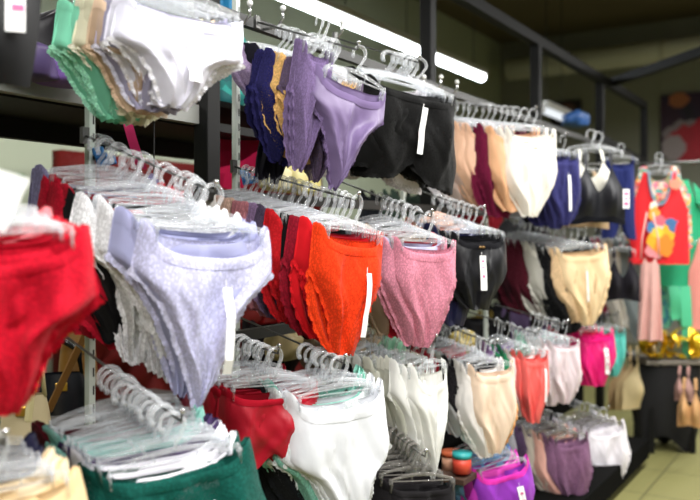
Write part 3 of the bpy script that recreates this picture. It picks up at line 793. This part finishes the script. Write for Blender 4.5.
r = bra('ivory bralette right behind the black one', 'e6e4d8', 'cotton', at(591, 157, Yb2), 4, 50 / F * Yb2, 42 / F * Yb2, 'bras on the rack'); on_hanger(r, 'clear hanger holding the ivory bralette', 'clear hangers of the bralettes', .12)
r = bra('beige bralette hanging lowest behind the black one', 'c8ac88', 'cotton', at(584, 180, Yb2 + .08), 4, 54 / F * Yb, 50 / F * Yb, 'bras on the rack')
on_hanger(r, 'clear hanger holding the beige bralette', 'clear hangers of the bralettes', .12)
Yc = Yk(622, .38)
r = bra('small black bra hanging right of the cream brief', '1e1c22', 'cotton', at(622, 254, Yc), -8, 34 / F * Yc, 46 / F * Yc, 'bras on the rack'); on_hanger(r, 'clear hanger holding the small black bra', 'clear hangers of the bralettes', .10, .6)
for i, (dx, lab) in enumerate(((0, 'beige bra in front of the other two, left of the black cloth'), (-7, 'middle one of the three beige bras'), (-14, 'backmost beige bra, nearest the turquoise brief'))):
    Y3 = Yk(648, .35) + i * .07
    r = bra(lab, ('dcc898', 'd2b888', 'c4a478')[i], 'satin', at(650 + dx, 356, Y3), 6, 58 / F * Y3, 52 / F * Y3, 'beige bras on the third row'); on_hanger(r, 'clear hanger holding the ' + lab.split(',')[0], 'hangers of the beige bras', .10, .8)
# navy trousers beside the bralette
Yn = Yk(621, .30)
garment('boxer', '242c60', 'cotton', 'navy pyjama shorts between the bralette and the red tank top', 'tops and shorts at the rack end', at(621, 162, Yn), (0, 0, R(0)), 30 / F * Yn / .28, 74 / F * Yn / H0, name='pyjama_shorts', cat='shorts')
hanger('clear hanger holding the navy pyjama shorts', 'clear hangers at the rack end', at(621, 162, Yn) + Vector((0, 0, .098)), (0, 0, 0), .8)

def top(kind, label, mat, loc, beta, w, h, group, neck=.26, arm=.36, strapw=.22, trim=None, sleeves=False, flare=1.05, wrk=.012):
    r = thing(kind, label, 'top', loc, (0, 0, R(beta)), group); hw = w / 2
    def topz(u):
        a = abs(u); sc_ = .62
        if a < sc_ - strapw / 2: return -h * neck * (1 - (a / (sc_ - strapw / 2)) ** 2.2)
        if a < sc_ + strapw / 2: return 0
        return -h * arm * min(1, ((a - sc_ - strapw / 2) / (1 - sc_ - strapw / 2))) ** .7
    m = MB()
    for sg in (-1, 1):
        def fn(s, t, sg=sg):
            u = (s * 2 - 1) * -sg; z0 = topz(u); z = z0 + (-h - z0) * t; zz = -z / h
            hwz = hw * (.80 + .20 * min(1, zz / .36)) * (1 + (flare - 1) * max(0, zz - .36) / .64)
            y = sg * (.03 * (1 - u * u) * (.4 + .6 * zz) + wrk * math.sin(7 * u + 2 * zz + sg) * zz)
            return Vector((u * hwz, y, z))
        m.grid(fn, 40, 18)
    m.build('body', mat, r)
    if trim:
        for sg in (-1,):
            q = MB(); pts = []
            for i in range(41):
                u = -.52 + 1.04 * i / 40; z = topz(u); hwz = hw * (.80 + .20 * min(1, -z / h / .36)); pts.append(Vector((u * hwz, sg * .031, z)))
            q.tube(pts, .007, 6); q.build('neck_trim', trim, r)
    if sleeves:
        for sd in (-1, 1):
            q = MB(); q.grid(lambda s, t: Vector((sd * hw * (.75 + .55 * t), .035 * math.cos(s * 6.283), -h * (.02 + .16 * t) - h * .10 * (1 - math.cos(s * 6.283)) / 1.0 + .0)), 12, 6); q.build('sleeve', mat, r)
    return r
ge = 'tops and shorts at the rack end'
FLO = pattern('floral_jersey', ['e8c4a0', 'd84a4a', '4aa89a', 'e8a040', 'd8d0c0', '7a8a60', 'e07a90'], 55)
Yt = 4.45
r = top('camisole_top', 'floral patterned camisole showing behind the red tank top', FLO, at(659, 166, Yt + .10), -12, 60 / F * Yt, 84 / F * Yt, ge, neck=.2)
on_hanger(r, 'clear hanger holding the floral camisole', 'clear hangers at the rack end', .07)
r = top('tank_top', 'red tank top with yellow and blue printed shapes', plain('red_jersey', 'd8121e', .75), at(659, 172, Yt), -12, 54 / F * Yt, 92 / F * Yt, ge, neck=.36, arm=.42, trim=plain('blue_binding', '7a8aa0', .7))
for (u, z, rx, rz, cc) in ((-.22, .46, .030, .040, 'f0a040'), (-.30, .60, .028, .035, '3a78a8'), (-.05, .53, .035, .03, 'd86070'), (.3, .55, .045, .022, '3f6a9a'), (.40, .60, .018, .035, '3f6a9a'),
                          (.0, .72, .070, .075, 'f0a81c'), (.12, .80, .05, .06, 'e8801c'), (-.12, .66, .03, .03, 'f4c83a'), (-.2, .84, .05, .05, 'e88a90'), (-.24, .38, .02, .03, 'f4e4d0'), (.5, .14, .03, .03, 'f08a70'), (-.02, .58, .02, .02, 'f0c8c8')):
    q = MB(); hw = 27 / F * Yt; h = 92 / F * Yt; n = 18
    q.add([Vector((u * hw + rx * math.cos(6.283 * i / n) * (1 + .15 * math.sin(2.1 * i)), -.052 - .001 * (len(r.children) % 5), -z * h + rz * math.sin(6.283 * i / n) * (1 + .15 * math.cos(1.7 * i)))) for i in range(n)], [tuple(range(n))])
    q.build('printed_shape', plain('print_ink_' + cc, cc, .7), r, False)
on_hanger(r, 'clear hanger holding the red printed tank top', 'clear hangers at the rack end', .07)
Yg = 4.75
r = top('t_shirt', 'green t-shirt with short sleeves behind the red tank top', plain('green_jersey', '1fa070', .8), at(669, 180, Yg), -6, 66 / F * Yg, 106 / F * Yg, ge, sleeves=True, neck=.1, arm=.3)
on_hanger(r, 'clear hanger holding the green t-shirt', 'clear hangers at the rack end', .06)
garment('boxer', '5cc0a8', 'cotton', 'turquoise pyjama shorts hanging below the green t-shirt', ge, at(677, 276, Yg + .08), (0, 0, R(-6)), 46 / F * Yg / .28, 52 / F * Yg / H0, name='pyjama_shorts', cat='shorts', pat=pattern('teal_print', ['68c8b0', '58b8b0', '3a8ea4', '7ad0b8'], 40))
m = MB()
for dx, L_ in ((-.035, .20), (.03, .55)):
    m.grid(lambda s, t, dx=dx, L_=L_: Vector((dx + (s - .5) * .06 + .02 * t, -.055 - .01 * math.sin(t * 5), -.02 - L_ * t)), 2, 10)
tag(m.build('waist_ribbon', plain('green_ribbon', '4ab88a', .6), None, True, 0, at(677, 282, Yg), (0, 0, R(-6))), 'green ribbon tie hanging down in front of the turquoise shorts', 'ribbon')
r = top('nightdress', 'long pale pink nightdress with thin straps left of the green t-shirt', fabric('d8a8a0', 'satin'), at(650, 258, 4.2), -20, 20 / F * 4.2, 82 / F * 4.2, ge, neck=.06, arm=.1, strapw=.12, flare=1.2, wrk=.02)
for sd in (-1, 1):
    q = MB(); q.tube([(sd * .045, -.01, -.005), (sd * .04, 0, .10), (sd * .015, .01, .24)], .004, 6); q.build('strap', fabric('d8a8a0', 'satin'), r)
r = top('nightdress', 'salmon pink nightdress at the right edge of the photo', plain('salmon_jersey', 'd88a80', .8), at(713, 238, 4.7), -6, 46 / F * 4.7, 92 / F * 4.7, ge, neck=.2)
on_hanger(r, 'clear hanger holding the salmon nightdress', 'clear hangers at the rack end', .06)
# display rail the tops hang from
er = thing('hanging_rail', 'thin grey rail holding the tops at the end of the rack', 'rail', at(640, 156, 4.55))
a, b = at(630, 156, 4.62), at(720, 156, 4.45); a.z = b.z = at(659, 161, Yt).z
m = MB(); m.tube([a - er.location, b - er.location], .008, 8); m.build('rod', ROD, er)
m = MB(); m.tube([a - er.location, tk(t536 + .05, FK, a.z) - er.location], .008, 8); m.build('bracket_arm', ROD, er)
m = MB(); m.tube([b - er.location, Vector((b.x, b.y, 0)) - er.location], .012, 8); m.build('foot_post', CHROME, er)

# black draped cloth on a low table, gold ribbon, hanging beige item
Yq = 4.75
r = thing('display_table', 'low display table covered by a draped black cloth at the right', 'table', at(668, 440, Yq))
cx0 = at(664, 357, Yq); hgt = cx0.z
base = Vector((cx0.x, cx0.y, 0)); r.location = base
q = MB(); q.box((0, 0, hgt - .01), (.34, .34, .025)); q.build('tabletop', plain('pale_board', '6e685e', .6), r, False, .004)
for sx_ in (-1, 1):
    for sy_ in (-1, 1):
        q = MB(); q.bar((sx_ * .12, sy_ * .12, 0), (sx_ * .12, sy_ * .12, hgt - .02), .03, .03); q.build('leg', BLACKM, r, False)
def cloth(s, t):
    an = s * 2 * math.pi; ca, sa = math.cos(an), math.sin(an); e = .185 * (abs(ca) ** 4 + abs(sa) ** 4) ** -.25
    g = 1 + .05 * math.sin(an * 9) * t - .25 * t ** 3
    return Vector((ca * e * g, sa * e * .85 * g, hgt - .03 - t * .46 + .05 * math.sin(an * 3 + 1) * t))
q = MB(); q.grid(cloth, 72, 10); q.build('tablecloth', plain('black_cloth', '0e0e10', .9), r)
tag(r, 'low display table covered by a draped black cloth at the right', 'table')
gb = MB(); rnd = random.Random(5)
for i in range(16):
    a0 = rnd.uniform(0, 6.28); p = Vector((rnd.uniform(-.16, .16), rnd.uniform(-.12, .02), .02)); dv = Vector((math.cos(a0), .5 * math.sin(a0), 0)); rr = rnd.uniform(.05, .1); ww = Vector((-dv.y, dv.x, .3)) * .03
    gb.grid(lambda s, t, p=p, dv=dv, rr=rr, ww=ww: p + dv * (rr * math.cos(t * 5)) + Vector((0, 0, rr * (.8 + .8 * math.sin(t * 5)))) + ww * (s - .5) * 2, 2, 14)
tag(gb.build('ribbon_bow', plain('gold_foil', 'd8b020', .25, .6), None, True, 0, Vector((cx0.x, cx0.y - .05, hgt + .005))), 'crumpled shiny gold ribbon bow on the black draped table', 'ribbon')
r = bra('beige strap bra at the right edge beside the black cloth', 'c89a68', 'satin', at(690, 386, 4.35), -30, .13, .22, 'bras on the rack')
r = bra('dusky pink bra hanging left of the beige one at the right edge', 'b89088', 'lace', at(684, 372, 4.5), -30, .10, .16, 'bras on the rack')

# ================================================================== behind the racks, upper left
def bundle(name, label, cat, mat, loc, size, seed, rz=0, group=None, flat=.5):
    rnd = random.Random(seed); ph = [rnd.uniform(0, 6.28) for _ in range(6)]; m = MB()
    def fn(s, t):
        a = s * 6.2832; p = t * math.pi
        rr = 1 + .10 * math.sin(3 * a + ph[0] + 2 * p) + .07 * math.sin(7 * a + ph[1]) * math.sin(p) + .06 * math.sin(5 * p + ph[2] + 2 * a)
        z = math.cos(p)
        return Vector((math.sin(p) ** .7 * math.cos(a) * rr * size[0] / 2, math.sin(p) ** .7 * math.sin(a) * rr * size[1] / 2, (math.copysign(abs(z) ** flat, z) * .5 + .5) * size[2] * (1 + .15 * math.sin(2 * a + ph[3]))))
    m.grid(fn, 40, 20)
    return tag(m.build(name, mat, None, True, 0, loc, (0, 0, rz)), label, cat, group)
ya = math.atan2(D.y, D.x); zsh = zs - .003
gs = 'folded garments on the upper left shelf'
Yl = 2.0
bundle('folded_bra', 'black gathered bra cup resting on the upper left shelf', 'bra', fabric('1c1a1e', 'satin'), Vector((at(56, 80, Yl).x, Yl, zsh)), (.24, .16, .19), 3, ya * .3, gs)
bundle('folded_bra', 'shiny purple bra lying below the black cup on the upper left shelf', 'bra', fabric('7c5ca4', 'satin'), Vector((at(76, 80, Yl - .11).x, Yl - .11, zsh)), (.21, .10, .075), 4, ya * .4, gs)
bundle('folded_bra', 'dark purple bra at the left end of the upper left shelf', 'bra', fabric('4a3a62', 'satin'), Vector((at(28, 80, Yl - .2).x, Yl - .2, zsh)), (.13, .12, .08), 5, ya, gs)
bundle('folded_bra', 'dusty mauve bra hanging under the grey shelf rail at the upper left', 'bra', fabric('8a6a86', 'satin'), Vector((at(48, 106, Yl + .2).x, Yl + .2, H - (107 - HY) / F * (Yl + .2))), (.22, .15, .08), 6, ya, gs)
bundle('folded_garment', 'magenta garment bundle beside the left slotted upright', 'garment', fabric('b01650', 'cotton'), Vector((at(97, 80, Yl + .1).x, Yl + .1, zsh)), (.05, .10, .07), 7, ya, gs)
bundle('folded_garment', 'teal patterned garment behind the top left lilac briefs', 'garment', pattern('teal_satin', ['12706c', '1c8c84', '0e5a5c', '2a9c92'], 26), Vector((at(224, 110, 2.75).x, 2.75, H - (112 - HY) / F * 2.75)), (.20, .16, .26), 8, ya, gs)
bundle('folded_garment', 'bright blue garment above the teal one at the top', 'garment', fabric('2a90c8', 'satin'), Vector((at(222, 8, 2.8).x, 2.8, H - (24 - HY) / F * 2.8)), (.09, .10, .14), 9, ya, gs)
m = MB(); m.box((0, 0, 0), (.5, .34, .02)); tag(m.build('shelf_board', BLACKM, None, False, .002, Vector((at(224, 112, 2.78).x, 2.78, H - (112 - HY) / F * 2.75 - .011)), (0, 0, ya)), 'black shelf board under the teal garment beside the black post', 'shelf')
Ym = 2.62
q = MB(); q.grid(lambda s, t: Vector(((s - .5) * .22, .05 * math.sin(s * 3) , -.16 * t - .04 * math.sin(s * 4) * t)), 12, 6)
q.grid(lambda s, t: Vector((-.07 + (s - .5) * .035 - .02 * t, -.01, -.15 - .14 * t)), 3, 6)
tag(q.build('folded_garment', fabric('a0123c', 'cotton'), None, True, 0, at(241, 128, Ym), (0, 0, .2)), 'raspberry red garment hanging behind the black thong straps', 'garment', gs)
q = MB(); q.grid(lambda s, t: Vector(((s - .5) * .024 + .04 * t, -.01 * math.sin(t * 3), -.13 * t)), 2, 8)
tag(q.build('strap', fabric('c02860', 'satin'), None, True, 0, at(126, 116, 1.95)), 'pink satin strap dangling above the lavender hangers', 'strap', None)
for (x, y0, y1, Y) in ((98, 108, 300, 2.3), (154, 112, 230, 2.2)):
    q = MB(); q.tube([(0, 0, 0), (0, 0, -(y1 - y0) / F * Y)], .0022, 6)
    tag(q.build('thin_rod', BLACKM, None, True, 0, at(x, y0, Y)), 'thin dark rod hanging behind the lavender stack %s' % ('near its left upright' if x < 120 else 'near its clear hooks'), 'rod')
q = MB(); q.box((0, 0, 0), (.028, .018, .012)); q.box((0.008, -.002, -.014), (.044, .008, .02)); q.box((-.004, 0, .012), (.026, .008, .018))
b1 = tag(q.build('price_holder', plain('blue_plastic', '2f74b4', .4), None, False, .003, at(101, 156, 1.78), (0, R(-12), .3)), 'blue plastic price holder beside the left slotted upright', 'price holder', 'blue price holders')
b2 = b1.copy(); col.objects.link(b2); b2.location = at(246, 176, 2.22); b2['label'] = 'blue plastic price holder beside the right slotted upright'

# left edge: black bra with tag, white card, dark green strap
Yv = 1.3
r = thing('bra', 'black bra with white and pink tag at the top left corner', 'bra', at(6, -6, Yv), (0, 0, R(20)), 'bras on the rack')
q = MB(); q.grid(lambda s, t: Vector(((s - .5) * .11 * (1 - .35 * t * t), -.03 * math.sin(s * 3.14) * math.sin(t * 2.6), .05 - .20 * t)), 16, 14); q.build('cup', fabric('0a0a0c', 'satin'), r)
q = MB(); q.grid(lambda s, t: Vector((-.05 + (s - .5) * .08, .01, .05 - .19 * t)), 6, 8); q.build('wing', fabric('0e0c10', 'cotton'), r)
q = MB(); q.box((.016, -.042, -.02), (.030, .0015, .10)); t = q.build('price_tag', TAGM, r, False); t['label'] = 'white tag with pink print'
q = MB()
for dz, hh, ww in ((.035, .012, .016), (.012, .016, .012), (-.012, .01, .018)): q.box((.020, -.0432, -.02 + dz), (ww, .0008, hh))
q.build('tag_print', PINKP, t, False)
q = MB(); q.grid(lambda s, t: Vector(((s - .5) * .075, .012 * math.sin(s * 2.5), -.075 * t + .008 * s)), 4, 4)
tag(q.build('price_card', TAGM, None, True, 0, at(-2, 172, 1.02), (0, R(24), .2)), 'blank white card above the red lace briefs at the left edge', 'card')
q = MB(); q.tube([at(0, 205, 1.25) - at(10, 186, 1.25), Vector((0, 0, 0)), at(22, 178, 1.25) - at(10, 186, 1.25), at(25, 176, 1.25) - at(10, 186, 1.25)], [.006, .009, .009, .004], 10)
tag(q.build('strap_loop', plain('dark_green_plastic', '2f4a22', .4), None, True, 0, at(10, 186, 1.25)), 'dark green rounded handle behind the blank white card', 'handle')

# handbags below the left stack
Yh = 2.45
def bag(label, x, y, Y, w, h, mat, smat, rz, group, strap=.22):
    r = thing('handbag', label, 'bag', at(x, y, Y), (0, 0, rz), group)
    q = MB(); q.grid(lambda s, t: Vector((w / 2 * math.cos(s * 6.2832) * (1 - .25 * t ** 2), .05 * math.sin(s * 6.2832) * (1 - .5 * t), h * t)), 28, 10); q.box((0, 0, .004), (w * .9, .08, .008)); q.build('body', mat, r)
    q = MB(); q.tube([(-w * .36, 0, h * .95), (-w * .3, 0, h + strap * .7), (0, 0, h + strap), (w * .3, 0, h + strap * .7), (w * .36, 0, h * .95)], .006, 8, .011); q.build('strap', smat, r)
    q = MB(); q.box((0, -.042, h * .7), (.035, .008, .025)); q.build('clasp', plain('brass', 'c8a040', .3, .8), r, False, .002)
    return r
bag('black handbag with glossy strap behind the left upright', 62, 412, Yh, .16, .12, plain('black_leather', '14161a', .25), plain('black_leather_strap', '101214', .2), .3, 'handbags behind the rack', .10)
bag('mustard brown handbag hanging by the left upright', 78, 385, Yh + .08, .12, .17, plain('mustard_leather', '7a5418', .4), plain('brown_leather', '6e4a1c', .45), .5, 'handbags behind the rack', .16)
bag('pale beige handbag with stiff cream handle at the left', 26, 440, 2.1, .13, .12, plain('beige_leather', 'c4b48e', .5), plain('cream_leather', 'd4c694', .5), .2, 'handbags behind the rack', .10)
bag('yellow handbag behind the cream handle at the left', 26, 418, Yh + .3, .16, .14, plain('yellow_leather', 'b09a20', .5), plain('yellow_leather_strap', '96821c', .5), .1, 'handbags behind the rack', .06)
q = MB(); q.bar((0, 0, 0), at(87, 330, Yh - .2) - at(48, 412, Yh - .2), .006, .026)
tag(q.build('leather_belt', plain('tan_leather', '7a5426', .5), None, False, .002, at(48, 412, Yh - .2)), 'tan brown leather belt slanting across the handbags', 'belt')
q = MB(); q.bar((0, 0, 0), at(36, 352, 1.75) - at(28, 422, 1.75), .012, .014)
tag(q.build('wooden_stick', plain('pale_wood', 'd4c896', .6), None, False, .003, at(28, 422, 1.75)), 'pale cream stick standing left of the tan belt', 'stick')
q = MB(); q.box((0, 0, .3), (1.5, .5, .6)); tag(q.build('storage_bench', plain('dark_bench', '2e2824', .6), None, False, .01, Vector((at(60, 400, 2.6).x - .1, 2.68, 0)), (0, 0, ya)), 'dark low bench under the handbags behind the rack', 'bench')

# garments seen through the hanger hooks, and small goods at the bottom
gg = 'garments on the far side of the rack'
for (x, y, Y, c, w_, h_, lab) in ((276, 178, 2.65, 'e6dcae', .10, .09, 'pale cream garment seen through the hooks left of the orange stack'), (290, 180, 2.72, 'd8cc8c', .12, .09, 'yellow cream garment seen through the hooks of the orange stack'),
                              (306, 184, 2.8, 'c8bc70', .10, .08, 'olive yellow garment seen through the hooks of the orange stack'), (428, 176, 3.0, 'c09a5a', .05, .05, 'gold beige cup below the black boyshorts'), (437, 176, 3.02, 'c49c58', .05, .05, 'right gold beige cup below the black boyshorts'),
                              (447, 186, 3.4, '9a1020', .10, .05, 'red garment seen under the black boyshorts'), (437, 222, 2.9, 'e0a888', .14, .06, 'peach garment lying between the pink and black stacks'),
                              (285, 345, 2.6, '9a8a62', .12, .10, 'khaki garment seen under the orange stack'), (318, 345, 2.7, '6e5a44', .13, .11, 'brown garment seen under the orange brief'), (392, 350, 2.7, '6a9a7e', .10, .09, 'sage green garment under the beige and pink briefs'),
                              (462, 345, 3.1, '8a7a3a', .12, .09, 'olive gold garment under the black satin brief'), (575, 120, 5.6, '2a5a9a', .22, .10, 'blue bundle on top of the rack below the small far light')):
    bundle('folded_garment', lab, 'garment', fabric(c, 'satin'), at(x, y + h_ * F / Y * .5, Y), (w_ * 1.25, w_ * .8, h_), int(x), ya, gg)
for (x, y, Y, c, lc, lab) in ((462, 472, 2.72, 'e0503c', '3ab0b0', 'small orange red jar with teal lid at the bottom'), (451, 470, 2.8, 'e8b090', 'd86a40', 'small peach jar with orange lid left of the teal lidded one')):
    r = thing('cosmetic_jar', lab, 'jar', at(x, y, Y), (0, 0, 0), 'small jars on the base deck')
    q = MB(); q.tube([(0, 0, 0), (0, 0, .05)], .032, 16); q.build('jar_body', plain('jar_' + c, c, .4), r); q = MB(); q.tube([(0, 0, .05), (0, 0, .068)], .034, 16); q.build('lid', plain('lid_' + lc, lc, .4), r)
q = MB(); q.box((0, 0, -.013), (.15, .12, .02)); p = at(457, 471, 2.76)
tag(q.build('shelf_board', plain('brown_shelf', '4a3428', .7), None, False, .002, p, (0, 0, ya)), 'brown shelf board under the small jars at the bottom', 'shelf')

# ================================================================== light: the ceiling rows over the aisle, daylight-white tubes
def lamp(t, k, z, L, power):
    l = bpy.data.lights.new('aisle_tube', 'AREA'); l.shape = 'RECTANGLE'; l.size = L; l.size_y = .12; l.energy = power; l.color = (1, .985, .96)
    o = bpy.data.objects.new('aisle_tube', l); col.objects.link(o); o.location = tk(t, k, z); o.rotation_euler = (0, 0, ya)
for k_, pw in ((1.25, 37), (3.2, 16)):
    for i in range(7):
        lamp(-2.2 + i * 1.35, k_, 2.66, 1.2, pw)
for i in range(4): lamp(-1.6 + i * 1.25, LK, 2.64, 1.2, 12)
w = bpy.data.worlds.new('shop_air'); sc.world = w; w.use_nodes = True
w.node_tree.nodes['Background'].inputs[0].default_value = (1, .98, .94, 1); w.node_tree.nodes['Background'].inputs[1].default_value = .025
sc.view_settings.view_transform = 'Standard'; sc.view_settings.look = 'None'; sc.view_settings.exposure = .45; sc.view_settings.gamma = 1
sc.cycles.transparent_max_bounces = 40; sc.cycles.max_bounces = 6
